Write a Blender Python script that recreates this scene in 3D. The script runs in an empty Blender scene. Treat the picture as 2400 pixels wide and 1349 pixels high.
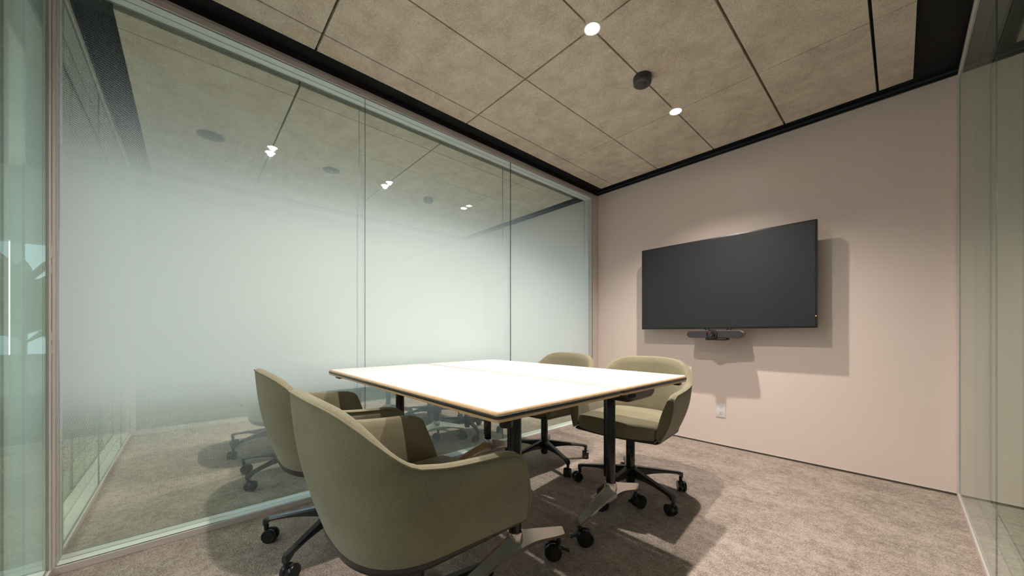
import bpy, bmesh, math, random
from mathutils import Vector, Matrix
random.seed(7)
PI = math.pi
sc = bpy.context.scene
C = sc.collection

# ------------------------------------------------------------------ materials
class G:
    """small helper around a node tree"""
    def __init__(s, name):
        s.m = bpy.data.materials.new(name); s.m.use_nodes = True
        s.t = s.m.node_tree; s.t.nodes.clear()
        s.out = s.n('ShaderNodeOutputMaterial')
    def n(s, kind, **kw):
        nd = s.t.nodes.new(kind)
        for k, v in kw.items():
            setattr(nd, k, v)
        return nd
    def l(s, a, b): s.t.links.new(a, b)
    def put(s, sock, v):
        if isinstance(v, bpy.types.NodeSocket): s.l(v, sock)
        else: sock.default_value = v
    def math(s, op, a, b=0.0, c=None, clamp=False):
        nd = s.n('ShaderNodeMath', operation=op); nd.use_clamp = clamp
        s.put(nd.inputs[0], a); s.put(nd.inputs[1], b)
        if c is not None: s.put(nd.inputs[2], c)
        return nd.outputs[0]
    def noise(s, vec, scale, detail=4.0, rough=0.5, dist=0.0):
        nd = s.n('ShaderNodeTexNoise'); s.l(vec, nd.inputs['Vector'])
        nd.inputs['Scale'].default_value = scale; nd.inputs['Detail'].default_value = detail
        nd.inputs['Roughness'].default_value = rough; nd.inputs['Distortion'].default_value = dist
        return nd.outputs[0]
    def ramp(s, fac, stops):
        nd = s.n('ShaderNodeValToRGB'); s.l(fac, nd.inputs[0])
        cr = nd.color_ramp
        while len(cr.elements) < len(stops): cr.elements.new(0.5)
        for e, (p, c) in zip(cr.elements, stops):
            e.position = p; e.color = (*c, 1)
        return nd.outputs[0]
    def mixc(s, fac, a, b, mode='MIX'):
        nd = s.n('ShaderNodeMix', data_type='RGBA', blend_type=mode)
        s.put(nd.inputs[0], fac)
        s.put(nd.inputs[6], a if isinstance(a, bpy.types.NodeSocket) else (*a, 1))
        s.put(nd.inputs[7], b if isinstance(b, bpy.types.NodeSocket) else (*b, 1))
        return nd.outputs[2]
    def maprange(s, v, a, b, c, d, smooth=False):
        nd = s.n('ShaderNodeMapRange'); nd.clamp = True
        if smooth: nd.interpolation_type = 'SMOOTHSTEP'
        s.put(nd.inputs[0], v)
        for i, x in enumerate((a, b, c, d)): nd.inputs[i + 1].default_value = x
        return nd.outputs[0]
    def coord(s, scale=None, which='Object'):
        tc = s.n('ShaderNodeTexCoord'); o = tc.outputs[which]
        if scale:
            mp = s.n('ShaderNodeMapping'); s.l(o, mp.inputs[0]); mp.inputs[3].default_value = scale
            o = mp.outputs[0]
        return o
    def bsdf(s, color, rough=0.5, metal=0.0, bump=None, bstr=0.3, bdist=0.001, spec=0.5, sheen=0.0, coat=0.0):
        b = s.n('ShaderNodeBsdfPrincipled')
        s.put(b.inputs['Base Color'], color if isinstance(color, bpy.types.NodeSocket) else (*color, 1))
        s.put(b.inputs['Roughness'], rough)
        b.inputs['Metallic'].default_value = metal
        b.inputs['Specular IOR Level'].default_value = spec
        b.inputs['Sheen Weight'].default_value = sheen
        b.inputs['Coat Weight'].default_value = coat
        if bump is not None:
            bp = s.n('ShaderNodeBump'); s.l(bump, bp.inputs['Height'])
            bp.inputs['Strength'].default_value = bstr; bp.inputs['Distance'].default_value = bdist
            s.l(bp.outputs[0], b.inputs['Normal'])
        s.l(b.outputs[0], s.out.inputs[0])
        return b
    def mixs(s, fac, a, b):
        nd = s.n('ShaderNodeMixShader'); s.put(nd.inputs[0], fac); s.l(a, nd.inputs[1]); s.l(b, nd.inputs[2])
        return nd.outputs[0]

def simple(name, col, rough=0.5, metal=0.0, spec=0.5, var=0.06, vs=40, coat=0.0, bump=None):
    g = G(name); v = g.coord()
    nz = g.noise(v, vs, 3)
    c = g.mixc(nz, tuple(x * (1 - var) for x in col), tuple(min(1, x * (1 + var)) for x in col))
    r = g.maprange(nz, 0.3, 0.7, max(0.02, rough - 0.04), rough + 0.04)
    g.bsdf(c, r, metal, spec=spec, coat=coat, bump=(g.noise(v, bump[0], 4) if bump else None), bstr=(bump[1] if bump else 0))
    return g.m

def m_carpet():
    g = G('carpet'); v = g.coord()
    sep = g.n('ShaderNodeSeparateXYZ'); g.l(v, sep.inputs[0])
    big = g.noise(g.coord((1.0, 1.25, 1)), 5.0, 5, 0.62)
    mid = g.noise(v, 28, 5, 0.65)
    fine = g.noise(v, 150, 3, 0.75)
    vor = g.n('ShaderNodeTexVoronoi'); g.l(v, vor.inputs['Vector']); vor.inputs['Scale'].default_value = 190
    a = g.math('ADD', g.math('MULTIPLY', big, 0.55), g.math('MULTIPLY', mid, 0.65))
    a = g.math('ADD', a, g.math('MULTIPLY', fine, 1.25))
    a = g.math('SUBTRACT', a, g.math('MULTIPLY', vor.outputs['Distance'], 0.28))
    col = g.ramp(g.math('MULTIPLY', a, 0.5), [(0.37, (0.150, 0.115, 0.096)), (0.50, (0.282, 0.223, 0.187)), (0.63, (0.455, 0.375, 0.320))])
    # faint joints of the square carpet tiles
    def seam(c):
        f = g.math('FRACT', g.math('MULTIPLY', g.math('ADD', c, 10.13), 2.0))
        d = g.math('ABSOLUTE', g.math('SUBTRACT', f, 0.5))
        return g.math('GREATER_THAN', d, 0.497)
    s = g.math('MAXIMUM', seam(sep.outputs[0]), seam(sep.outputs[1]))
    col = g.mixc(g.math('MULTIPLY', s, 0.08), col, (0.10, 0.08, 0.07))
    g.bsdf(col, 0.95, bump=g.math('ADD', fine, vor.outputs['Distance']), bstr=0.6, bdist=0.004, spec=0.1)
    return g.m

def m_tile():
    g = G('wood_wool_tile'); v = g.coord()
    patch = g.noise(v, 7.5, 5, 0.65, 0.25)
    f1 = g.noise(g.coord((1, 2.4, 1)), 120, 4, 0.7, 1.2)
    f2 = g.noise(g.coord((2.4, 1, 1)), 135, 4, 0.7, 1.2)
    fl = g.noise(v, 60, 5, 0.75, 2.5)
    a = g.math('ADD', g.math('MULTIPLY', patch, 0.42), g.math('MULTIPLY', g.math('ADD', f1, f2), 0.50))
    a = g.math('ADD', a, g.math('MULTIPLY', fl, 0.42))
    col = g.ramp(g.math('MULTIPLY', a, 0.55), [(0.37, (0.30, 0.235, 0.165)), (0.50, (0.67, 0.56, 0.44)), (0.61, (0.90, 0.79, 0.65))])
    g.bsdf(col, 0.95, bump=g.math('ADD', f1, f2), bstr=0.7, bdist=0.004, spec=0.1)
    return g.m

def m_wall():
    g = G('beige_wall_paint'); v = g.coord()
    nz = g.noise(v, 260, 2)
    big = g.noise(v, 0.8, 2)
    col = g.mixc(big, (0.705, 0.572, 0.515), (0.730, 0.597, 0.540))
    g.bsdf(col, 0.34, bump=nz, bstr=0.03, bdist=0.0006, spec=0.35)
    return g.m

def m_fabric():
    g = G('olive_fabric'); v = g.coord()
    a = g.noise(v, 520, 2, 0.75)
    w1 = g.n('ShaderNodeTexWave'); g.l(g.coord(), w1.inputs[0]); w1.inputs['Scale'].default_value = 140
    w1.bands_direction = 'DIAGONAL'; w1.inputs['Distortion'].default_value = 2.5; w1.inputs['Detail'].default_value = 1
    big = g.noise(v, 9, 4)
    f = g.math('ADD', g.math('MULTIPLY', a, 0.75), g.math('MULTIPLY', big, 0.25))
    col = g.ramp(f, [(0.30, (0.128, 0.110, 0.066)), (0.52, (0.215, 0.187, 0.117)), (0.72, (0.310, 0.275, 0.182))])
    g.bsdf(col, 0.9, bump=g.math('ADD', a, g.math('MULTIPLY', w1.outputs[1], 0.25)), bstr=0.35, bdist=0.0012, spec=0.15, sheen=0.25)
    return g.m

def m_wood():
    g = G('birch_edge'); v = g.coord((6, 6, 120))
    nz = g.noise(v, 6, 4)
    col = g.ramp(nz, [(0.3, (0.54, 0.335, 0.17)), (0.7, (0.72, 0.48, 0.28))])
    g.bsdf(col, 0.45)
    return g.m

def m_alu():
    g = G('polished_aluminium'); v = g.coord()
    nz = g.noise(v, 6, 2)
    c = g.mixc(nz, (0.54, 0.515, 0.49), (0.60, 0.575, 0.545))
    g.bsdf(c, 0.22, 1.0)
    return g.m

def m_rail():
    g = G('anodised_rail'); v = g.coord((1, 1, 60))
    nz = g.noise(v, 10, 3)
    c = g.mixc(nz, (0.58, 0.50, 0.465), (0.63, 0.55, 0.51))
    g.bsdf(c, 0.42, 0.08, spec=0.4)
    return g.m

def m_emit(name, col, st):
    g = G(name)
    e = g.n('ShaderNodeEmission'); e.inputs[0].default_value = (*col, 1); e.inputs[1].default_value = st
    g.l(e.outputs[0], g.out.inputs[0])
    return g.m

def m_clear():
    g = G('clear_pane')
    lw = g.n('ShaderNodeLayerWeight'); lw.inputs[0].default_value = 0.5
    fr = g.math('MULTIPLY_ADD', g.math('POWER', lw.outputs['Facing'], 5.0), 0.95, 0.04)
    tr = g.n('ShaderNodeBsdfTransparent'); tr.inputs[0].default_value = (0.985, 0.996, 0.986, 1)
    gl = g.n('ShaderNodeBsdfGlossy'); gl.inputs['Roughness'].default_value = 0.0
    gl.inputs[0].default_value = (0.80, 0.88, 0.82, 1)
    v = g.coord(); nz = g.noise(v, 2.0, 1)
    f = g.math('MULTIPLY', fr, g.maprange(nz, 0, 1, 0.97, 1.0))
    g.l(g.mixs(f, tr.outputs[0], gl.outputs[0]), g.out.inputs[0])
    return g.m

def m_mirror_glass(name, axis, film, refl):
    """reflective inner pane; film = half-tone band of white dots that is dense at eye height"""
    g = G(name); v = g.coord()
    sep = g.n('ShaderNodeSeparateXYZ'); g.l(v, sep.inputs[0])
    h, z = sep.outputs[axis], sep.outputs[2]
    tr = g.n('ShaderNodeBsdfTransparent'); tr.inputs[0].default_value = (0.80, 0.92, 0.90, 1)
    gl = g.n('ShaderNodeBsdfGlossy'); gl.inputs['Roughness'].default_value = 0.0
    gl.inputs[0].default_value = (0.945, 0.972, 0.915, 1)
    lw = g.n('ShaderNodeLayerWeight'); lw.inputs[0].default_value = 0.5
    f = g.math('MULTIPLY_ADD', g.math('POWER', lw.outputs['Facing'], 4.0), 1.0 - refl, refl)
    glass = g.mixs(f, tr.outputs[0], gl.outputs[0])
    if film:
        px, pz = 0.0061, 0.0071
        def cell(off):
            a = g.math('SUBTRACT', g.math('FRACT', g.math('ADD', g.math('DIVIDE', h, px), 500 + off)), 0.5)
            b = g.math('SUBTRACT', g.math('FRACT', g.math('ADD', g.math('DIVIDE', z, pz), 500 + off)), 0.5)
            return g.math('ADD', g.math('MULTIPLY', a, a), g.math('MULTIPLY', b, b))
        d = g.math('SQRT', g.math('MINIMUM', cell(0.0), cell(0.5)))
        up = g.math('MULTIPLY_ADD', g.math('POWER', g.maprange(z, 2.42, 1.42, 0.0, 1.0), 1.4), 0.48, 0.06)
        dn = g.math('MULTIPLY_ADD', g.math('POWER', g.maprange(z, 0.10, 0.84, 0.0, 1.0), 1.4), 0.52, 0.02)
        rad = g.math('MINIMUM', up, dn)
        mask = g.math('LESS_THAN', d, rad)
        df = g.n('ShaderNodeBsdfDiffuse'); df.inputs[0].default_value = (0.79, 0.772, 0.745, 1)
        tl = g.n('ShaderNodeBsdfTranslucent'); tl.inputs[0].default_value = (0.70, 0.78, 0.76, 1)
        white = g.mixs(0.22, df.outputs[0], tl.outputs[0])
        out = g.mixs(mask, glass, white)
    else:
        out = glass
    g.l(out, g.out.inputs[0])
    return g.m

M = {}
M['carpet'] = m_carpet(); M['tile'] = m_tile(); M['wall'] = m_wall(); M['fabric'] = m_fabric()
M['wood'] = m_wood(); M['alu'] = m_alu(); M['rail'] = m_rail()
M['black_ceiling'] = simple('black_ceiling_paint', (0.010, 0.010, 0.010), 0.6, spec=0.25)
M['black_trim'] = simple('black_trim_metal', (0.014, 0.013, 0.013), 0.35)
M['white_top'] = simple('white_laminate', (0.72, 0.715, 0.71), 0.42, var=0.01, spec=0.3)
M['bumper'] = simple('black_rubber_edge', (0.030, 0.027, 0.026), 0.42)
M['black_metal'] = simple('black_powder_coat', (0.020, 0.019, 0.019), 0.32)
M['black_gloss'] = simple('black_lacquered_tube', (0.014, 0.013, 0.013), 0.16)
M['castor'] = simple('castor_plastic', (0.011, 0.011, 0.012), 0.30)
M['pan'] = simple('dark_shell_plastic', (0.030, 0.022, 0.019), 0.42)
M['piping'] = simple('olive_piping', (0.215, 0.188, 0.120), 0.8, var=0.2, vs=300, spec=0.2)
M['chrome'] = simple('chrome', (0.78, 0.77, 0.75), 0.12, 1.0)
M['screen'] = simple('matt_screen', (0.018, 0.019, 0.021), 0.42, var=0.02, vs=4, spec=0.30)
M['bezel'] = simple('screen_bezel', (0.014, 0.013, 0.013), 0.35)
M['grey_cloth'] = simple('grey_speaker_cloth', (0.030, 0.026, 0.026), 0.85, vs=500, var=0.25)
M['silver'] = simple('silver_plastic', (0.20, 0.18, 0.165), 0.35)
M['lens'] = simple('lens_black', (0.006, 0.006, 0.007), 0.08, coat=0.6)
M['white_plastic'] = simple('white_plastic', (0.74, 0.715, 0.69), 0.35, var=0.02)
M['slot'] = simple('slot_black', (0.02, 0.018, 0.016), 0.6)
M['red'] = simple('red_mark', (0.55, 0.03, 0.04), 0.4)
M['detector'] = simple('charcoal_plastic', (0.032, 0.032, 0.035), 0.35)
M['base_strip'] = simple('recessed_base_strip', (0.13, 0.105, 0.085), 0.5)
M['bead'] = simple('pale_edge_bead', (0.66, 0.58, 0.52), 0.4)
M['edge_glass'] = simple('glass_edge', (0.115, 0.165, 0.145), 0.12, var=0.1)
M['channel'] = simple('lit_rail_face', (0.86, 0.84, 0.80), 0.5, var=0.02)  # white stands in for light falling on the rail between the panes
M['clear'] = m_clear()
M['mirror_left'] = m_mirror_glass('left_inner_pane', 1, True, 0.86)
M['mirror_front'] = m_mirror_glass('front_inner_pane', 0, False, 0.62)
M['mirror_right'] = m_mirror_glass('right_inner_pane', 1, False, 0.16)
M['lamp'] = m_emit('lamp_lens', (1.0, 0.93, 0.84), 60)
M['led'] = m_emit('standby_led', (1.0, 0.32, 0.03), 3)
M['leaf'] = simple('palm_leaf', (0.10, 0.20, 0.07), 0.45, var=0.3, vs=8)
M['pot'] = simple('grey_pot', (0.22, 0.22, 0.21), 0.6)
M['outer_wall'] = simple('corridor_paint', (0.50, 0.53, 0.51), 0.6)
M['box_lid'] = simple('floor_box_lid', (0.50, 0.43, 0.38), 0.5, var=0.12, vs=200)
M['box_line'] = simple('floor_box_line', (0.16, 0.045, 0.035), 0.5)

# ------------------------------------------------------------------ mesh helpers
class MB:
    """collects shapes and links them as ONE mesh object"""
    def __init__(s): s.bm = bmesh.new()
    def _set(s, faces, mi):
        for f in faces: f.material_index = mi
    def box(s, x0, x1, y0, y1, z0, z1, mi=0, bev=0.0, seg=2, rot=None):
        r = bmesh.ops.create_cube(s.bm, size=1.0)
        vs = r['verts']
        mat = Matrix.Translation(((x0 + x1) / 2, (y0 + y1) / 2, (z0 + z1) / 2)) @ Matrix.Diagonal((abs(x1 - x0), abs(y1 - y0), abs(z1 - z0), 1))
        if rot is not None: mat = rot @ mat
        bmesh.ops.transform(s.bm, matrix=mat, verts=vs)
        fs = {f for v in vs for f in v.link_faces}
        s._set(fs, mi)
        if bev > 0:
            es = list({e for v in vs for e in v.link_edges})
            r2 = bmesh.ops.bevel(s.bm, geom=es, offset=bev, segments=seg, profile=0.5, affect='EDGES')
            s._set(r2['faces'], mi)
        return s
    def rings(s, rings, mi=0, cap0=True, cap1=True, closed=True, mis=None):
        """loft through equally long rings of points"""
        vr = [[s.bm.verts.new(p) for p in r] for r in rings]
        n = len(rings[0])
        for k in range(len(vr) - 1):
            a, b = vr[k], vr[k + 1]
            for i in range(n if closed else n - 1):
                j = (i + 1) % n
                try:
                    f = s.bm.faces.new((a[i], a[j], b[j], b[i])); f.material_index = mis[k] if mis else mi
                except ValueError: pass
        if cap0:
            f = s.bm.faces.new(list(reversed(vr[0]))); f.material_index = mis[0] if mis else mi
        if cap1:
            f = s.bm.faces.new(vr[-1]); f.material_index = mis[-1] if mis else mi
        return s
    def lathe(s, prof, center=(0, 0, 0), axis='z', n=32, mi=0, mis=None, mat=None):
        rs = []
        for r, h in prof:
            ring = []
            for i in range(n):
                a = 2 * PI * i / n
                p = Vector((r * math.cos(a), r * math.sin(a), h))
                if axis == 'x': p = Vector((p.z, p.x, p.y))
                if axis == 'y': p = Vector((p.y, p.z, p.x))
                if mat is not None: p = mat @ p
                ring.append(p + Vector(center))
            rs.append(ring)
        s.rings(rs, mi, True, True, True, mis)
        return s
    def tube(s, pts, r, n=8, mi=0, cap=True):
        pts = [Vector(p) for p in pts]; rs = []
        up = Vector((0, 0, 1)); prev = None
        for i, p in enumerate(pts):
            t = (pts[min(i + 1, len(pts) - 1)] - pts[max(i - 1, 0)]).normalized()
            if prev is None:
                ref = up if abs(t.dot(up)) < 0.9 else Vector((1, 0, 0))
                u = t.cross(ref).normalized()
            else:
                u = (prev - t * prev.dot(t)).normalized()
            prev = u; w = t.cross(u)
            rr = r[i] if isinstance(r, (list, tuple)) else r
            rs.append([p + (u * math.cos(2 * PI * k / n) + w * math.sin(2 * PI * k / n)) * rr for k in range(n)])
        s.rings(rs, mi, cap, cap)
        return s
    def build(s, name, mats, parent=None, smooth=35, loc=None):
        bmesh.ops.recalc_face_normals(s.bm, faces=s.bm.faces[:])
        me = bpy.data.meshes.new(name); s.bm.to_mesh(me); s.bm.free()
        for m in (mats if isinstance(mats, (list, tuple)) else [mats]): me.materials.append(m)
        if smooth:
            for p in me.polygons: p.use_smooth = True
            me.set_sharp_from_angle(angle=math.radians(smooth))
        o = bpy.data.objects.new(name, me); C.objects.link(o)
        if parent: o.parent = parent
        if loc: o.location = loc
        return o

def tag(o, label, cat, group=None):
    o['label'] = label; o['category'] = cat
    if group: o['group'] = group
    return o
def thing(name, label, cat, loc=(0, 0, 0), rz=0.0, group=None):
    o = bpy.data.objects.new(name, None); C.objects.link(o)
    o.empty_display_size = 0.1
    o.location = loc; o.rotation_euler = (0, 0, rz)
    return tag(o, label, cat, group)
def struct(o, label=None):
    o['kind'] = 'structure'
    if label: o['label'] = label
    return o
def copy_tree(o, parent=None):
    c = o.copy(); C.objects.link(c); c.parent = parent
    for ch in list(o.children): copy_tree(ch, c)
    return c

# ------------------------------------------------------------------ room
XL, XR, YF, YB = -2.221, 0.223, -0.395, 3.301      # inner faces of the four sides
HC = 2.452                                          # underside of the ceiling panels
CAMZ = 0.943

# floor: one carpet, running on under the glass walls
struct(MB().box(-5.6, 4.4, -4.6, YB + 0.12, -0.06, 0.0).build('floor', M['carpet'], smooth=0), 'mottled taupe carpet floor')

# back wall (runs on behind the glass on both sides), with recessed base strip and black head trim
struct(MB().box(-5.6, 4.4, YB, YB + 0.12, 0.016, HC).build('wall_back', M['wall'], smooth=0), 'plain beige end wall carrying the screen')
b = MB()
b.box(-5.6, 4.4, YB + 0.004, YB + 0.1, 0.0, 0.016, 0)
b.box(-5.6, 4.4, YB - 0.0025, YB + 0.02, 0.0145, 0.0175, 1)
struct(b.build('baseboard_back', [M['base_strip'], M['bead']], smooth=0))
b = MB()
b.box(-5.6, 4.4, YB - 0.012, YB + 0.12, HC - 0.004, HC + 0.012, 0)
b.box(-5.6, 4.4, YB - 0.030, YB + 0.12, HC + 0.016, HC + 0.034, 0)
struct(b.build('trim_1', M['black_trim'], smooth=0), 'black shadow-gap trim along the head of the end wall')

# ceiling: black soffit with hung wood-wool panels (panels, joints and soffit are one surface)
b = MB()
b.box(-5.6, 4.4, -4.6, YB + 0.12, HC + 0.034, HC + 0.12, 1)
cols = [(-2.098, -1.960, 0.0), (-1.960, -1.498, 0), (-1.498, -1.027, 0), (-1.027, -0.560, 0), (-0.560, -0.093, 0), (-0.093, 0.053, 0)]
colgap = {-1.960: 0.0034, -1.498: 0.0032, -1.027: 0.0042, -0.560: 0.0055, -0.093: 0.0060}
rows = [(-0.262, 0.498), (0.498, 1.473), (1.473, 2.440), (2.440, 3.168)]
rowgap = {0.498: 0.0055, 1.473: 0.0048, 2.440: 0.0026}
for (xa, xb, _) in cols:
    for (ya, yb) in rows:
        b.box(xa + colgap.get(xa, 0), xb - colgap.get(xb, 0), ya + rowgap.get(ya, 0), yb - rowgap.get(yb, 0), HC, HC + 0.033, 0, bev=0.0012, seg=1)
# the neighbouring room has the same panels
ncols = [(-5.4, -4.45), (-4.45, -3.985), (-3.985, -3.52), (-3.52, -3.05), (-3.05, -2.595), (-2.595, -2.465)]
for (xa, xb) in ncols:
    for (ya, yb) in (rows if xb > -2.6 or xa < -3.06 else [(-0.262, 0.498), (0.498, 0.985), (0.985, 1.473), (1.473, 2.440), (2.440, 3.168)]):
        b.box(xa + 0.004, xb - 0.004, ya + 0.004, yb - 0.004, HC, HC + 0.033, 0)
struct(b.build('ceiling', [M['tile'], M['black_ceiling']], smooth=0), 'brown wood-wool ceiling panels with black border')

# glass walls --------------------------------------------------------------
D1, D2 = 0.006, 0.060       # depth of front faces of the two panes behind the rail face
def rail_set(name, lab, boxes, lit_faces):
    bb = MB()
    for q in boxes: bb.box(*q, 0, bev=0.0012, seg=1)
    for q in lit_faces: bb.box(*q, 1)          # white strips paint brightness onto the rail faces between the panes
    return struct(bb.build(name, [M['rail'], M['channel']], smooth=0), lab)
# left wall
dep = 0.098
rail_set('trim_2', 'pale metal floor and head rail of the left glass wall', [
    (XL - dep, XL, YF, YB, 0.0, 0.030),
    (XL - dep, XL, YF, YB, 2.400, 2.430),
    (XL - dep, XL - 0.006, YF, YB, 2.430, 2.447),
    (XL - dep, XL, 3.205, 3.2985, 0.030, 2.400),
    (XL - dep, XL, YF, YF + 0.008, 0.030, 2.400)],
    [(XL - 0.0575, XL - 0.014, YF + 0.010, 3.203, 0.0302, 0.0312), (XL - 0.0575, XL - 0.014, YF + 0.010, 3.203, 2.3988, 2.3998)])
struct(MB().box(XL - dep, XL - 0.004, YF, YB, 2.448, HC + 0.034).build('trim_3', M['black_trim'], smooth=0))
joints = [YF + 0.009, 0.803, 2.017, 3.204]
wn = 0
def pane_pair(side, lab, a0, a1, film_mat):
    """two panes of one bay: clear outer pane, reflective inner pane"""
    global wn
    wn += 1
    g = 0.0005 if side == 'front' else 0.0022
    z0, z1 = 0.031, 2.399
    for k, (d, mat) in enumerate(((D1, M['clear']), (D2, film_mat))):
        if k == 1: g = 0.0            # inner panes are butted tight
        th = 0.004 if side == 'right' else 0.007
        bb = MB()
        if side == 'left': bb.box(XL - d - th, XL - d, a0 + g, a1 - g, z0, z1)
        if side == 'right': bb.box(XR + d, XR + d + th, a0 + g, a1 - g, z0, z1)
        if side == 'front': bb.box(a0 + g, a1 - g, YF - d - th, YF - d, z0, z1)
        bm = bb.bm
        for f in bm.faces:
            n = f.normal; f.normal_update(); n = f.normal
            inner = (side == 'left' and n.x > 0.5) or (side == 'right' and n.x < -0.5) or (side == 'front' and n.y > 0.5)
            outer = (side == 'left' and n.x < -0.5) or (side == 'right' and n.x > 0.5) or (side == 'front' and n.y < -0.5)
            f.material_index = 0 if inner else (2 if outer else 1)
        if k == 0:
            root = struct(bb.build('window_%d' % wn, [mat, M['edge_glass'], M['pass']], smooth=0), lab)
        else:
            bb.build('inner_pane', [mat, M['edge_glass'], M['pass']], root, smooth=0)
g = G('pane_back_face')      # far face of a pane: lets everything through with a slight green tint
tr = g.n('ShaderNodeBsdfTransparent'); tr.inputs[0].default_value = (0.97, 0.99, 0.98, 1)
g.l(tr.outputs[0], g.out.inputs[0]); M['pass'] = g.m
labs = ['left glass wall, bay nearest the camera', 'left glass wall, middle bay beside the table', 'left glass wall, bay next to the end wall']
for i in range(3): pane_pair('left', labs[i], joints[i], joints[i + 1], M['mirror_left'])
# right wall
rail_set('trim_4', 'pale metal floor and head rail of the right glass wall', [
    (XR, XR + dep, YF, YB, 0.0, 0.030),
    (XR, XR + dep, YF, YB, 2.400, 2.430),
    (XR + 0.006, XR + dep, YF, YB, 2.430, 2.447),
    (XR, XR + dep, 3.255, 3.2985, 0.030, 2.400),
    (XR, XR + dep, YF, YF + 0.022, 0.030, 2.400)], [])
struct(MB().box(XR + 0.004, XR + dep, YF, YB, 2.448, HC + 0.034).build('trim_5', M['black_trim'], smooth=0))
rj = [YF + 0.023, 0.85, 2.112, 3.254]
for i in range(3): pane_pair('right', 'right glass wall bay', rj[i], rj[i + 1], M['mirror_right'])
# front wall, behind the camera
rail_set('trim_6', 'pale metal rails of the glass wall behind the camera', [
    (XL, XR, YF - dep, YF, 0.0, 0.030),
    (XL, XR, YF - dep, YF, 2.400, 2.430),
    (XL - 0.006, XL + 0.008, YF - 0.010, YF - 0.001, 0.030, 2.400), (XR - 0.008, XR, YF - dep, YF - 0.001, 0.030, 2.400),
    (XL, XR, YF - dep, YF - 0.006, 2.430, 2.447)],
    [(XL, XR, YF - 0.0575, YF - 0.014, 0.0302, 0.0312), (XL, XR, YF - 0.0575, YF - 0.014, 2.3988, 2.3998)])
struct(MB().box(XL, XR, YF - dep, YF - 0.004, 2.448, HC + 0.034).build('trim_7', M['black_trim'], smooth=0))
fj = [XL + 0.009, -1.3, -0.35, XR - 0.009]
for i in range(3): pane_pair('front', 'front glass wall bay', fj[i], fj[i + 1], M['mirror_front'])

# added pane that paints a pale haze over the end of the front glass
g = G('corner_haze'); v = g.coord(); nz = g.noise(v, 30, 2)
tr = g.n('ShaderNodeBsdfTransparent'); tr.inputs[0].default_value = (0.90, 0.98, 0.94, 1)
df = g.n('ShaderNodeBsdfDiffuse'); df.inputs[0].default_value = (0.70, 0.80, 0.74, 1)
tl = g.n('ShaderNodeBsdfTranslucent'); tl.inputs[0].default_value = (0.70, 0.80, 0.74, 1)
g.l(g.mixs(g.maprange(nz, 0, 1, 0.36, 0.40), tr.outputs[0], g.mixs(0.5, df.outputs[0], tl.outputs[0])), g.out.inputs[0])
struct(MB().box(XL - 0.003, XL + 0.003, YF - dep, YF - 0.011, 0.031, 2.399).build('window_11', g.m, smooth=0), 'added haze pane at the corner of the front glass')

# what lies beyond: corridor wall with a window, and the outer walls of the neighbouring rooms
X0 = 4.28
struct(MB().box(X0, 4.40, -4.6, YB, 0.0, HC + 0.034).build('wall_right', M['outer_wall'], smooth=0))
struct(MB().box(-5.48, X0, -4.6, -4.48, 0.0, HC + 0.034).build('wall_front', M['outer_wall'], smooth=0))
b = MB()
wz0, wz1 = 0.75, 1.80
b.box(-5.6, -5.48, -4.6, YB, 0.0, wz0); b.box(-5.6, -5.48, -4.6, YB, wz1, HC + 0.034)
for q in ((-4.6, -1.60), (-0.86, 0.30), (3.00, YB)): b.box(-5.6, -5.48, q[0], q[1], wz0, wz1)  # the wider gap is added to let daylight into the neighbouring room
struct(b.build('wall_left', M['outer_wall'], smooth=0), 'outer wall with a window and an added daylight opening, far beyond the left glass')

g = G('sky_dimming_pane'); tr = g.n('ShaderNodeBsdfTransparent'); tr.inputs[0].default_value = (0.30, 0.30, 0.29, 1)  # tint added to dim the sky behind the corridor window
g.l(tr.outputs[0], g.out.inputs[0]); M['tinted'] = g.m
struct(MB().box(-5.56, -5.545, -1.60, -0.86, wz0, wz1).build('window_10', M['tinted'], smooth=0), 'corridor-end window with an added tint that dims the sky')

# ------------------------------------------------------------------ ceiling fittings
DL = []
def downlight(x, y, label):
    t = thing('downlight', label, 'ceiling light', (x, y, HC), 0, 'recessed downlights along the ceiling centre line')
    b = MB(); b.lathe([(0.034, 0.004), (0.035, -0.002), (0.040, -0.003), (0.042, -0.001), (0.042, 0.002)], n=40)
    b.build('trim_ring', M['white_plastic'], t, 40)
    b = MB(); b.lathe([(0.0345, 0.003), (0.0345, 0.0), (0.02, -0.0012), (0.001, -0.0016)], n=40)
    b.build('lens', M['lamp'], t, 40)
    DL.append((x, y))
downlight(-1.026, 1.473, 'glaring recessed downlight directly above the white table')
downlight(-1.026, 2.440, 'small round downlight between the ceiling sensor and the end wall')
downlight(-1.026, 0.498, 'recessed downlight over the camera end of the room')
t = thing('smoke_detector', 'round charcoal smoke detector between the two visible downlights', 'detector', (-1.020, 1.968, HC))
b = MB(); b.lathe([(0.050, 0.0), (0.052, -0.004), (0.052, -0.020), (0.050, -0.024)], n=48); b.build('mounting_base', M['detector'], t, 30)
b = MB(); b.lathe([(0.048, -0.0235), (0.051, -0.027), (0.050, -0.040), (0.044, -0.046), (0.020, -0.049), (0.001, -0.0495)], n=48); b.build('sensor_head', M['detector'], t, 30)
b = MB(); b.lathe([(0.006, -0.0460), (0.006, -0.0505), (0.001, -0.051)], (0.018, -0.01, 0), n=16); b.build('test_button', M['black_gloss'], t, 30)
t = thing('sprinkler_rosette', 'flat grey sprinkler rosette in the ceiling above the near table', 'sprinkler', (-1.022, 0.969, HC))
b = MB(); b.lathe([(0.070, 0.0), (0.070, -0.004), (0.066, -0.006), (0.02, -0.007), (0.001, -0.007)], n=40); b.build('rosette', M['detector'], t, 30)
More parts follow.
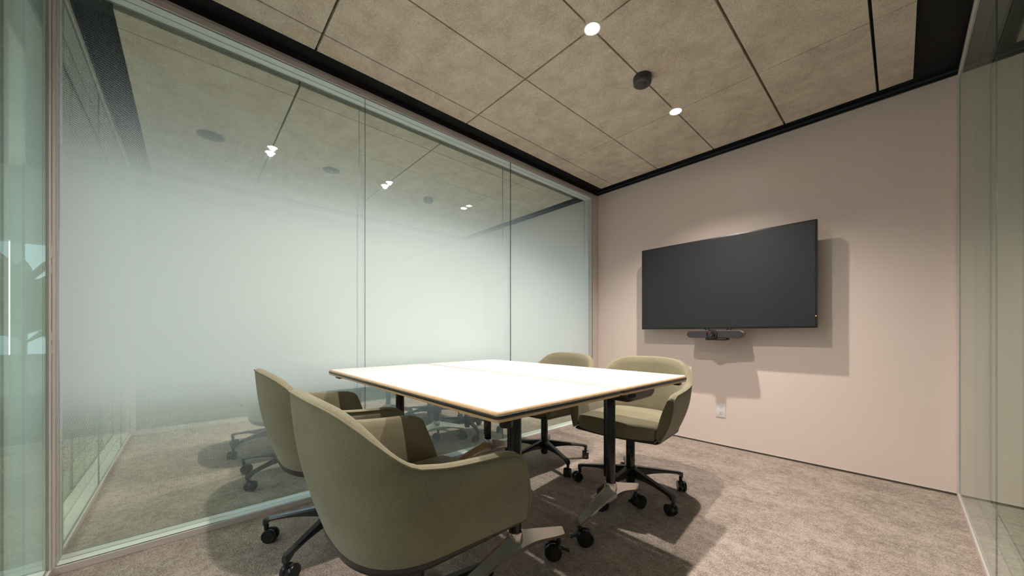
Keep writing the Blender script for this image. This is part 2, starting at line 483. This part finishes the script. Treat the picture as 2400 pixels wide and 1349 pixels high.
b = MB(); b.lathe([(0.012, -0.006), (0.010, -0.022), (0.016, -0.024), (0.001, -0.026)], n=16); b.build('sprinkler_head', M['chrome'], t, 30)
t = thing('ceiling_speaker', 'round grey speaker grille in the ceiling behind the camera', 'speaker', (-1.022, 0.121, HC))
b = MB(); b.lathe([(0.084, 0.0), (0.084, -0.004), (0.078, -0.006), (0.001, -0.007)], n=40); b.build('grille', M['detector'], t, 30)

# ------------------------------------------------------------------ tables
def rrect(x0, x1, y0, y1, r, off, z, n=6):
    pts = []
    x0 -= off; x1 += off; y0 -= off; y1 += off; r = max(0.002, r + off)
    for cx, cy, a0 in ((x1 - r, y1 - r, 0), (x0 + r, y1 - r, 90), (x0 + r, y0 + r, 180), (x1 - r, y0 + r, 270)):
        for i in range(n + 1):
            a = math.radians(a0 + 90 * i / n)
            pts.append((cx + r * math.cos(a), cy + r * math.sin(a), z))
    return pts

def castor_mb(R, wid, yaw, brake=False, off=0.022):
    """twin-wheel castor: swivel axis at the origin (top), wheel contact at z = -H"""
    b = MB(); H = R + 0.022
    rot = Matrix.Rotation(yaw, 4, 'Z')
    for s in (-1, 1):
        c = rot @ Vector((off, s * wid * 0.27, -H))
        w = wid * 0.19
        m = rot.to_3x3()
        prof = [(R * 0.5, -w), (R * 0.93, -w), (R, -w * 0.6), (R, w * 0.6), (R * 0.93, w), (R * 0.5, w * 0.92)]
        b.lathe(prof, c, 'y', 28, mat=m)
    # hood between and over the wheels
    prof = []
    ring0, ring1 = [], []
    for i in range(13):
        a = math.radians(20 + 180 * i / 12)
        prof.append((off + (R * 0.86) * math.cos(a), -H + (R * 0.86) * math.sin(a)))
    prof = [(off, -H - R * 0.25)] + prof
    for sgn, ring in ((-1, ring0), (1, ring1)):
        for (x, z) in prof: ring.append(rot @ Vector((x, sgn * wid * 0.08, z)))
    b.rings([ring0, ring1])
    b.lathe([(0.009, -0.028), (0.010, -0.006), (0.007, 0.0), (0.007, 0.006)], (0, 0, 0), 'z', 16)
    if brake:
        q = Matrix.Translation(rot @ Vector((off, 0, -H))) @ rot @ Matrix.Rotation(math.radians(-18), 4, 'Y')
        b.box(-0.062, -0.018, -wid * 0.30, wid * 0.30, R * 0.62, R * 0.80, 0, 0.003, 2, rot=q)
    return b

T_Z = 0.740
def table(label, y0, y1, yc, extras):
    W = (-0.700, -2.194)
    t = thing('flip_top_table', label, 'table', (0, 0, 0), 0, 'pair of white flip-top tables pushed together')
    x0, x1 = W[1], W[0]; r = 0.014
    R = lambda off, z: rrect(x0, x1, y0, y1, r, off, z)
    b = MB()
    b.rings([R(-0.020, T_Z - 0.0300), R(-0.004, T_Z - 0.0298), R(-0.0005, T_Z - 0.0285), R(0.0, T_Z - 0.0215), R(0.0, T_Z - 0.0200), R(0.0, T_Z - 0.0102), R(-0.0003, T_Z - 0.0070), R(-0.0040, T_Z - 0.0018), R(-0.0062, T_Z - 0.0010), R(-0.0072, T_Z)],
            mis=[0, 0, 0, 0, 0, 0, 0, 0, 1, 1])
    b.build('tabletop', [M['wood'], M['white_top']], t, 40)
    b = MB()
    b.rings([R(-0.001, T_Z - 0.0204), R(0.0014, T_Z - 0.0202), R(0.0024, T_Z - 0.0190), R(0.0027, T_Z - 0.0150), R(0.0024, T_Z - 0.0112), R(0.0014, T_Z - 0.0100), R(-0.001, T_Z - 0.0098)], cap0=False, cap1=False)
    b.build('edge_bumper', M['bumper'], t, 60)
    for x in (-0.962, -1.932):
        # foot: two cast arms rising to a hub
        b = MB()
        for s in (-1, 1):
            rs = []
            N = 9
            for i in range(N + 1):
                u = i / N; yy = yc + s * (0.268 * u)
                zt = 0.214 - 0.082 * u
                zb = 0.142 - 0.044 * u + 0.020 * math.sin(PI * min(1, u * 1.15)) * (1 - u)
                w = 0.036 - 0.018 * u; zm = zb + (zt - zb) * 0.30
                rs.append([(x - w, yy, zb + 0.002), (x - w * 0.8, yy, zb), (x + w * 0.8, yy, zb), (x + w, yy, zb + 0.002),
                           (x + w, yy, zm), (x + w * 0.16, yy, zt), (x - w * 0.16, yy, zt), (x - w, yy, zm)])
            b.rings(rs)
        b.lathe([(0.027, 0.150), (0.031, 0.185), (0.029, 0.207), (0.0275, 0.214), (0.0245, 0.216), (0.0245, 0.200)], (x, yc, 0), n=32)
        ft = b.build('foot', M['alu'], t, 24)
        for k, s in enumerate((-1, 1)):
            yaw = math.radians(([205, 222] if yc < 1.2 else [48, 75])[k] if x > -1.5 else [160, 100][k])
            c = castor_mb(0.0365, 0.052, yaw, True).build('castor', M['castor'], ft, 35, loc=(x, yc + s * 0.248, 0.0955))
            MB_top = 0
        # column with flip joint
        b = MB()
        b.lathe([(0.0235, 0.205), (0.0235, 0.640), (0.0225, 0.642), (0.0225, 0.646), (0.0235, 0.648), (0.0240, 0.706)], (x, yc, 0), n=32)
        b.box(x - 0.034, x - 0.012, yc - 0.012, yc + 0.012, 0.235, 0.640, 0, 0.006, 2)
        b.build('column', M['black_gloss'], t, 35)
        b = MB()
        b.box(x - 0.036, x + 0.026, yc - 0.060, yc + 0.060, 0.668, 0.7105, 0, 0.006, 2)
        b.build('flip_bracket', M['black_metal'], t, 35)
    for kind, args in extras:
        b = MB()
        if kind == 'knob':
            kx, ky, kz = args; ring = []
            rs = []
            for rr, zz in ((0.012, 0.700 - kz + 0.0095), (0.012, 0.012), (0.0185, 0.010), (0.0195, 0.006), (0.0195, -0.006), (0.0170, -0.010), (0.004, -0.0105)):
                rs.append([(kx + rr * (1 + (0.06 if zz < 0.011 and i % 4 < 2 else 0)) * math.cos(2 * PI * i / 40), ky + rr * (1 + (0.06 if zz < 0.011 and i % 4 < 2 else 0)) * math.sin(2 * PI * i / 40), kz + zz) for i in range(40)])
            b.rings(rs); b.build('knob', M['black_metal'], t, 30)
        if kind == 'clip':
            b.box(*args, 0, 0.004, 2); b.build('corner_clip', M['black_metal'], t, 35)
        if kind == 'tray':
            xa, xb, ya, yb, zb = args; rs = []
            for off, z in ((0, 0.7105), (0, 0.690), (-0.004, 0.668), (-0.014, 0.652), (-0.035, zb), (-0.05, zb - 0.002)):
                rs.append(rrect(xa, xb, ya, yb, 0.05, off, z))
            b.rings(rs); b.build('cable_tray', M['pan'], t, 40)
    return t
table('white flip-top table nearest the camera, corner pointing at it', 0.587, 1.1900, 0.893,
      [('knob', (-0.812, 0.716, 0.668)), ('clip', (-2.16, -2.10, 0.612, 0.652, 0.692, 0.7105))])
table('white flip-top table farther from the camera, towards the screen', 1.2020, 1.795, 1.535,
      [('knob', (-0.748, 1.350, 0.690)), ('clip', (-0.745, -0.712, 1.735, 1.765, 0.694, 0.7105)), ('tray', (-0.93, -0.775, 1.40, 1.655, 0.640))])

# ------------------------------------------------------------------ chairs
def interp(x, tab):
    for (a, va), (b2, vb) in zip(tab, tab[1:]):
        if x <= b2:
            k = (x - a) / (b2 - a); k = max(0, min(1, k))
            return va + (vb - va) * k
    return tab[-1][1]
NA, NB = 12, 18
EXP = 0.72
ZT = [(0, .637), (10, .654), (24, .698), (38, .738), (48, .760), (60, .777), (75, .786), (90, .789)]
ZARM = [(0.0, .598), (0.05, .615), (0.12, .621), (0.22, .622), (0.40, .624), (0.7, .628), (1.0, .637)]
def plan(w, yc, d, yf):
    """half U plan from the front end of the arm to the middle of the back, mirrored to a full list"""
    half = []
    for i in range(NA):
        k = i / NA; half.append((w, yf + (yc - yf) * k))
    for i in range(NB + 1):
        a = PI / 2 * i / NB
        half.append((w * max(0, math.cos(a)) ** EXP, yc - d * math.sin(a) ** EXP))
    full = half + [(-x, y) for (x, y) in reversed(half[:-1])]
    return full
def ztop():
    half = [interp(i / NA, ZARM) for i in range(NA)] + [interp(90 * i / NB, ZT) for i in range(NB + 1)]
    return half + list(reversed(half[:-1]))
def smooth_list(v, it=2):
    for _ in range(it):
        v = [v[0]] + [(v[i - 1] + 2 * v[i] + v[i + 1]) / 4 for i in range(1, len(v) - 1)] + [v[-1]]
    return v
def normals(pl):
    out = []
    n = len(pl)
    for i in range(n):
        a = pl[max(0, i - 1)]; b2 = pl[min(n - 1, i + 1)]
        tx, ty = b2[0] - a[0], b2[1] - a[1]; L = math.hypot(tx, ty) or 1
        nx, ny = ty / L, -tx / L
        out.append((-nx, -ny))            # inwards is flipped below if needed
    # make sure the normal points outwards
    if out[0][0] < 0: out = [(-a, -b2) for a, b2 in out]
    return out
def zrim(y): return 0.391 + 0.015 * max(0.0, min(1.0, (0.232 - y) / 0.46))
BOT = plan(0.248, -0.035, 0.205, 0.232)
TOP = plan(0.300, -0.105, 0.212, 0.170)
ZTOP = smooth_list(ztop(), 2)
NBOT, NTOP = normals(BOT), normals(TOP)

def chair_shell():
    n = len(BOT); RO = 9; b = MB()
    rowsv = []
    def P(i, k, th):
        bx, by = BOT[i]; tx, ty = TOP[i]
        x = bx + (tx - bx) * k; y = by + (ty - by) * k
        nx = NBOT[i][0] * (1 - k) + NTOP[i][0] * k; ny = NBOT[i][1] * (1 - k) + NTOP[i][1] * k
        L = math.hypot(nx, ny) or 1; nx /= L; ny /= L
        bul = 0.016 * math.sin(PI * k)
        z = zrim(by) + (ZTOP[i] - zrim(by)) * k
        # front edge of the arm keeps its line while the wall is offset
        end = min(i, n - 1 - i); ey = 1.0 if end > 2 else 0.25 * end
        return (x + nx * (bul - th), y + ny * (bul - th) * ey, z)
    for j in range(RO + 1):
        k = j / RO; rowsv.append([P(i, k, 0.0) for i in range(n)])
    def shift(row, th, dz): pass
    # rounded rim
    rowsv.append([tuple(Vector(P(i, 1.0, 0.007)) + Vector((0, 0, 0.006))) for i in range(n)])
    rowsv.append([tuple(Vector(P(i, 1.0, 0.018)) + Vector((0, 0, 0.008))) for i in range(n)])
    rowsv.append([tuple(Vector(P(i, 1.0, 0.029)) + Vector((0, 0, 0.004))) for i in range(n)])
    for j in range(RO, -1, -1):
        k = j / RO; th = 0.034 + 0.020 * math.sin(PI * min(1, (1 - k)))
        k2 = 0.12 + 0.88 * k
        rowsv.append([P(i, k2, th) for i in range(n)])
    vs = [[b.bm.verts.new(p) for p in r] for r in rowsv]
    for j in range(len(vs) - 1):
        for i in range(n - 1):
            b.bm.faces.new((vs[j][i], vs[j][i + 1], vs[j + 1][i + 1], vs[j + 1][i]))
    for i in range(n - 1): b.bm.faces.new((vs[-1][i], vs[-1][i + 1], vs[0][i + 1], vs[0][i]))
    for i in (0, n - 1):
        col = [r[i] for r in vs]
        m = len(col)
        for q in range(m // 2):
            a, b2, c2, d2 = col[q], col[q + 1], col[m - 2 - q], col[m - 1 - q]
            try:
                if len({a, b2, c2, d2}) == 4: b.bm.faces.new((a, b2, c2, d2))
                elif len({a, b2, c2, d2}) == 3: b.bm.faces.new(list(dict.fromkeys((a, b2, c2, d2))))
            except ValueError: pass
    return b

def make_chair(label, group):
    t = thing('swivel_armchair', label, 'chair', (0, 0, 0), 0, group)
    shell = chair_shell().build('shell', M['fabric'], t, 60)
    # piping along the upper outer edge and down the arm fronts
    n = len(TOP)
    def edge(i, k, o=0.0005):
        bx, by = BOT[i]; tx, ty = TOP[i]
        x = bx + (tx - bx) * k; y = by + (ty - by) * k
        nx, ny = NTOP[i]; bul = 0.016 * math.sin(PI * k)
        end = min(i, n - 1 - i); ey = 1.0 if end > 2 else 0.25 * end
        return Vector((x + nx * (bul + o), y + ny * (bul + o) * ey, zrim(by) + (ZTOP[i] - zrim(by)) * k))
    pts = [edge(0, k / 10) + Vector((0, 0.002, 0)) for k in range(0, 10)] + [edge(i, 1.0) + Vector((0, 0, 0.002)) for i in range(n)] + [edge(n - 1, k / 10) + Vector((0, 0.002, 0)) for k in range(9, -1, -1)]
    MB().tube(pts, 0.0030, 8).build('piping', M['piping'], shell, 80)
    # seat cushion
    inner = [(x - nx * 0.036, y - ny * 0.036) for (x, y), (nx, ny) in zip(plan(0.254, -0.04, 0.208, 0.226), NBOT)]
    fr = [(inner[-1][0] + (inner[0][0] - inner[-1][0]) * i / 12, 0.230 + 0.038 * math.sin(PI * i / 12)) for i in range(1, 12)]
    loop = inner + fr
    cx, cy = 0.0, 0.0
    def ring(s, z): return [(cx + (x - cx) * s, cy + (y - cy) * s, z) for x, y in loop]
    b = MB()
    b.rings([ring(0.985, 0.391), ring(1.0, 0.402), ring(1.004, 0.446), ring(0.998, 0.459), ring(0.980, 0.467), ring(0.93, 0.471), ring(0.6, 0.472), ring(0.3, 0.472), ring(0.05, 0.472)])
    b.build('seat', M['fabric'], t, 70)
    # dark under-shell
    loop2 = [(0.238, 0.233)] + BOT[1:-1] + [(-0.238, 0.233)] + [(BOT[-1][0] + (BOT[0][0] - BOT[-1][0]) * i / 12, 0.231 + 0.030 * math.sin(PI * i / 12)) for i in range(1, 12)]
    def ring2(s, z): return [(x * s, y * s, z if z > 0 else zrim(y) + z) for x, y in loop2]
    b = MB()
    b.rings([ring2(0.985, -0.0001), ring2(0.994, -0.0006), ring2(0.997, -0.004), ring2(0.987, 0.3845), ring2(0.960, 0.379), ring2(0.80, 0.376), ring2(0.3, 0.374)])
    b.build('under_shell', M['pan'], t, 50)
    # column
    b = MB(); b.lathe([(0.0255, 0.10), (0.0255, 0.322), (0.0235, 0.326), (0.015, 0.326)], n=32); b.build('gas_column', M['black_gloss'], t, 35)
    b = MB(); b.lathe([(0.0125, 0.32), (0.0125, 0.360), (0.030, 0.3605), (0.034, 0.3755)], n=24); b.build('piston', M['chrome'], t, 35)
    b = MB(); b.lathe([(0.022, 0.056), (0.025, 0.060), (0.027, 0.085), (0.036, 0.100), (0.040, 0.125), (0.038, 0.150), (0.030, 0.160), (0.026, 0.162)], n=32); b.build('base_hub', M['black_metal'], t, 35)
    for k in range(5):
        a = math.radians(72 * k + 90)
        rs = []
        N = 10; r0, r1 = 0.020, 0.318
        for i in range(N + 1):
            u = i / N; r = r0 + (r1 - r0) * u
            zt = 0.156 - 0.048 * u; zb = 0.098 - 0.010 * u + 0.018 * math.sin(PI * u * 0.9)
            if u > 0.93: zb = 0.078
            w = 0.023 - 0.008 * u
            rs.append([(r, -w, zb), (r, w, zb), (r, w, zt - 0.007), (r, w * 0.62, zt), (r, -w * 0.62, zt), (r, -w, zt - 0.007)])
        rs.append([(r1 + 0.008, -0.009, 0.078), (r1 + 0.008, 0.009, 0.078), (r1 + 0.008, 0.009, 0.096), (r1 + 0.008, 0.006, 0.104), (r1 + 0.008, -0.006, 0.104), (r1 + 0.008, -0.009, 0.096)])
        b = MB(); b.rings(rs)
        leg = b.build('leg', M['black_metal'], t, 35)
        leg.rotation_euler = (0, 0, a)
        yaw = random.uniform(0, 2 * PI)
        castor_mb(0.0300, 0.050, yaw, False, 0.018).build('castor', M['castor'], leg, 35, loc=(0.315, 0, 0.0822))
    return t

GR = 'olive green swivel armchairs around the table'
ch1 = make_chair('olive green swivel armchair nearest the camera, seen from behind', GR)
specs = [
    (ch1, (-0.998, 0.512), 0.0, 0.0, None),
    (None, (-1.765, 0.520), 0.0, 0.0, 'olive green armchair on the near side of the table, close to the glass wall'),
    (None, (-1.785, 1.955), 178.0, 15.0, 'olive green armchair on the far side of the table, next to the glass wall'),
    (None, (-1.085, 1.948), 186.0, 0.0, 'olive green armchair facing the camera below the wall screen'),
]
for i, (o, (x, y), rz, br, lab) in enumerate(specs):
    if o is None:
        o = copy_tree(ch1); o['label'] = lab
    o.location = (x, y, 0); o.rotation_euler = (0, 0, math.radians(rz))
    # star base and castors turn freely from the seat
    base = {0: 4.0, 1: 2.0, 2: -18.0, 3: -19.0}[i]
    yaws = {0: [40, 200, 95, 170, 300], 1: [0, 120, -60, 150, 60], 2: [200, 20, 240, 100, 160], 3: [60, 200, 140, 20, 250]}[i]
    k = 0
    for chd in [c for c in o.children if c.name.startswith('leg')]:
        chd.rotation_euler = (0, 0, math.radians(base + 72 * k - rz + (90 if i < 2 else 0)))
        for cc in chd.children: cc.rotation_euler = (0, 0, math.radians(yaws[k]))
        k += 1

# ------------------------------------------------------------------ screen, conference camera, outlet
TY = 3.140
t = thing('wall_screen', 'large black flat screen mounted on the end wall', 'screen', (-1.006, YB, 1.37))
b = MB(); b.box(-0.628, 0.628, -0.161, -0.118, -0.386, 0.352, 0, 0.003, 2); b.build('housing', M['bezel'], t, 35)
b = MB(); b.box(-0.617, 0.617, -0.1622, -0.160, -0.374, 0.342, 0); b.build('screen_panel', M['screen'], t, 0)
b = MB(); b.box(-0.35, 0.35, -0.118, -0.085, -0.28, 0.22, 0, 0.01, 2); b.build('rear_bulge', M['bezel'], t, 35)
b = MB()
b.box(-0.25, -0.21, -0.085, 0.0, -0.22, 0.18, 0, 0.002, 1); b.box(0.21, 0.25, -0.085, 0.0, -0.22, 0.18, 0, 0.002, 1); b.box(-0.3, 0.3, -0.02, 0.0, -0.1, 0.1, 0, 0.002, 1)
b.build('wall_mount', M['black_metal'], t, 35)
b = MB(); b.lathe([(0.0028, 0.0), (0.0028, -0.0035), (0.0005, -0.004)], (0.6225, -0.1607, -0.305), 'y', 12); b.build('standby_light', M['led'], t, 30)

t = thing('conference_camera', 'slim grey video bar with round camera, hung under the screen', 'video camera', (-1.006, YB, 0.935))
def capsule(b, x0, x1, zc, R, ya, yb, mi, n=12, bev=0.004):
    rs = []
    for (yy, rr) in ((yb, R - bev), (yb - bev * 0.2, R), (ya + bev, R), (ya, R - bev * 0.6)):
        ring = []
        for i in range(n + 1):
            a = -PI / 2 + PI * i / n; ring.append((x1 - R + rr * math.cos(a), yy, zc + rr * math.sin(a)))
        for i in range(n + 1):
            a = PI / 2 + PI * i / n; ring.append((x0 + R + rr * math.cos(a), yy, zc + rr * math.sin(a)))
        rs.append(ring)
    b.rings(rs, mi)
b = MB(); capsule(b, -0.205, 0.205, 0.005, 0.030, -0.205, -0.130, 0); b.build('housing', M['silver'], t, 40)
b = MB(); capsule(b, -0.203, 0.203, 0.005, 0.0284, -0.2085, -0.203, 0, bev=0.002); b.build('speaker_cloth', M['grey_cloth'], t, 40)
b = MB(); b.lathe([(0.039, 0.0), (0.0405, -0.004), (0.0405, -0.026), (0.037, -0.030)], (-0.008, -0.190, 0.004), 'y', 36); hd = b.build('camera_ring', M['black_metal'], t, 35)
b = MB(); b.lathe([(0.029, 0.0), (0.029, -0.026), (0.027, -0.030), (0.012, -0.030), (0.0115, -0.027)], (-0.012, -0.214, 0.001), 'y', 36); b.build('camera_head', M['lens'], t, 35)
b = MB(); b.lathe([(0.0105, 0.0), (0.0105, -0.0015), (0.0078, -0.0015), (0.0078, 0.0)], (-0.012, -0.2435, 0.0), 'y', 28); b.build('lens_ring', M['silver'], t, 35)
b = MB(); b.box(-0.026, -0.008, -0.2445, -0.2425, 0.0185, 0.0235, 0, 0.0008, 1); b.build('indicator_mark', M['red'], t, 0)
b = MB(); b.box(-0.062, 0.092, -0.205, -0.120, -0.043, -0.026, 0, 0.006, 3); b.build('mount_shelf', M['black_metal'], t, 35)
for sx in (-1, 1):
    b = MB(); x = 0.012 + sx * 0.072
    for dx in (-0.012, 0.012):
        b.tube([(x + dx, -0.140, 0.030), (x + dx + sx * 0.020, -0.135, 0.060)], 0.0042, 6)
    b.box(x - 0.018, x + 0.018, -0.147, -0.133, 0.026, 0.034, 0, 0.001, 1)
    b.build('hanger_bracket', M['black_metal'], t, 35)

t = thing('wall_outlet', 'white double power outlet low on the end wall', 'outlet', (-1.014, YB, 0.301))
b = MB(); b.box(-0.035, 0.035, -0.006, 0.0, -0.058, 0.058, 0, 0.003, 2); b.build('cover_plate', M['white_plastic'], t, 35)
b = MB(); b.box(-0.0165, 0.0165, -0.0085, -0.003, -0.0335, 0.0335, 0, 0.0015, 2); ins = b.build('socket_insert', M['white_plastic'], t, 35)
b = MB()
for zc in (0.017, -0.017):
    for dx in (-0.0062, 0.0062): b.box(dx - 0.0011, dx + 0.0011, -0.0091, -0.008, zc + 0.001, zc + 0.0085)
    b.box(-0.0022, 0.0022, -0.0091, -0.008, zc - 0.0075, zc - 0.0035)
b.build('slots', M['slot'], ins, 0)

# ------------------------------------------------------------------ floor box under the table
t = thing('floor_box', 'small square floor outlet cover set in the carpet under the table', 'floor outlet', (-1.150, 1.770, 0.0), math.radians(2))
b = MB(); b.box(-0.060, 0.060, -0.060, 0.060, 0.0, 0.005, 0, 0.0015, 1); b.build('cover', M['box_lid'], t, 0)
b = MB()
for q in ((-0.044, 0.044, -0.044, -0.040), (-0.044, 0.044, 0.040, 0.044), (-0.044, -0.040, -0.040, 0.040), (0.040, 0.044, -0.040, 0.040)):
    b.box(*q, 0.0045, 0.0056)
b.build('lid_gap', M['box_line'], t, 0)

# ------------------------------------------------------------------ palm in the corridor, seen mirrored in the glass
def palm(x, y, label, hgt, seed):
    rnd = random.Random(seed)
    t = thing('potted_palm', label, 'plant', (x, y, 0), 0)
    b = MB(); b.lathe([(0.14, 0.0), (0.19, 0.42), (0.20, 0.44), (0.18, 0.44), (0.17, 0.40)], n=28); b.build('pot', M['pot'], t, 35)
    b = MB(); b.tube([(0, 0, 0.38), (0.01, 0, 0.8), (0.0, 0.01, hgt * 0.62)], [0.02, 0.016, 0.01], 8); b.build('stem', M['leaf'], t, 60)
    b = MB()
    for k in range(90):
        a = rnd.uniform(0, 2 * PI); el = rnd.uniform(0.1, 1.3); L = rnd.uniform(0.35, 0.65); z0 = hgt * rnd.uniform(0.42, 0.66)
        roll = rnd.uniform(-1.3, 1.3); N = 7
        rows_ = []
        for i in range(N + 1):
            u = i / N; r = L * u * math.cos(el * (1 - 0.35 * u)); z = z0 + L * u * math.sin(el) - 0.35 * L * u * u
            w = 0.050 * math.sin(PI * min(0.97, u * 0.9 + 0.08))
            c = Vector((r * math.cos(a), r * math.sin(a), z)); sd = Vector((-math.sin(a) * math.cos(roll), math.cos(a) * math.cos(roll), math.sin(roll))) * w
            rows_.append([c - sd + Vector((0, 0, 0.004)), c, c + sd + Vector((0, 0, 0.004)), c - Vector((0, 0, 0.002))])
        b.rings(rows_)
    b.build('fronds', M['leaf'], t, 60)
palm(-4.75, -0.98, 'potted palm at the corridor end, dimly seen through the leftmost glass', 2.05, 3)

# ------------------------------------------------------------------ lights
P1, P2, P3, SPOT, WORLD, PC = 124, 160, 98, 152, 13.0, 160
def spot(x, y, power, ang):
    l = bpy.data.lights.new('downlight_beam', 'SPOT'); l.energy = power; l.color = (1.0, 0.935, 0.865)
    l.spot_size = math.radians(ang); l.spot_blend = 0.95; l.shadow_soft_size = 0.022
    o = bpy.data.objects.new('downlight_beam', l); C.objects.link(o); o.location = (x, y, HC - 0.008)
    return o
spot(-1.026, 1.473, P1, SPOT); spot(-1.026, 2.440, P2, 122); spot(-1.026, 0.498, P3, SPOT)
w = bpy.data.worlds.new('daylight'); sc.world = w; w.use_nodes = True
bg = w.node_tree.nodes['Background']; bg.inputs[0].default_value = (0.62, 0.82, 1.0, 1); bg.inputs[1].default_value = WORLD
def area(name, loc, rot, sx, sy, power, col, portal=False):
    l = bpy.data.lights.new(name, 'AREA'); l.shape = 'RECTANGLE'; l.size = sx; l.size_y = sy; l.energy = power; l.color = col
    l.cycles.is_portal = portal
    o = bpy.data.objects.new(name, l); C.objects.link(o); o.location = loc; o.rotation_euler = rot
# portal for daylight through the opening added in the outer wall
area('window_daylight', (-5.49, 1.65, 1.275), (0, -PI / 2, 0), 1.05, 2.7, 1, (1, 1, 1), True)
# added fill light under the corridor ceiling in front of the room
area('corridor_fill', (-1.0, -2.4, HC - 0.01), (0, 0, 0), 4.5, 0.6, PC, (0.95, 0.97, 1.0))

# ------------------------------------------------------------------ camera
cam = bpy.data.cameras.new('camera'); co = bpy.data.objects.new('camera', cam); C.objects.link(co)
co.location = (0, 0, CAMZ); co.rotation_euler = (PI / 2, 0, math.radians(47.632))
cam.sensor_fit = 'HORIZONTAL'; cam.sensor_width = 36.0
cam.lens = 829.26 / 2400 * 36.0
cam.shift_y = (781.8 - 674.5) / 2400
cam.clip_start = 0.02
sc.camera = co
sc.view_settings.view_transform = 'Standard'; sc.view_settings.look = 'None'
sc.view_settings.exposure = 0.26; sc.view_settings.gamma = 1.0; sc.view_settings.use_curve_mapping = False
cy = sc.cycles
cy.max_bounces = 10; cy.diffuse_bounces = 4; cy.glossy_bounces = 6; cy.transmission_bounces = 6; cy.transparent_max_bounces = 18
cy.use_adaptive_sampling = True; cy.adaptive_threshold = 0.03
cy.sample_clamp_indirect = 4.0
cy.use_denoising = True
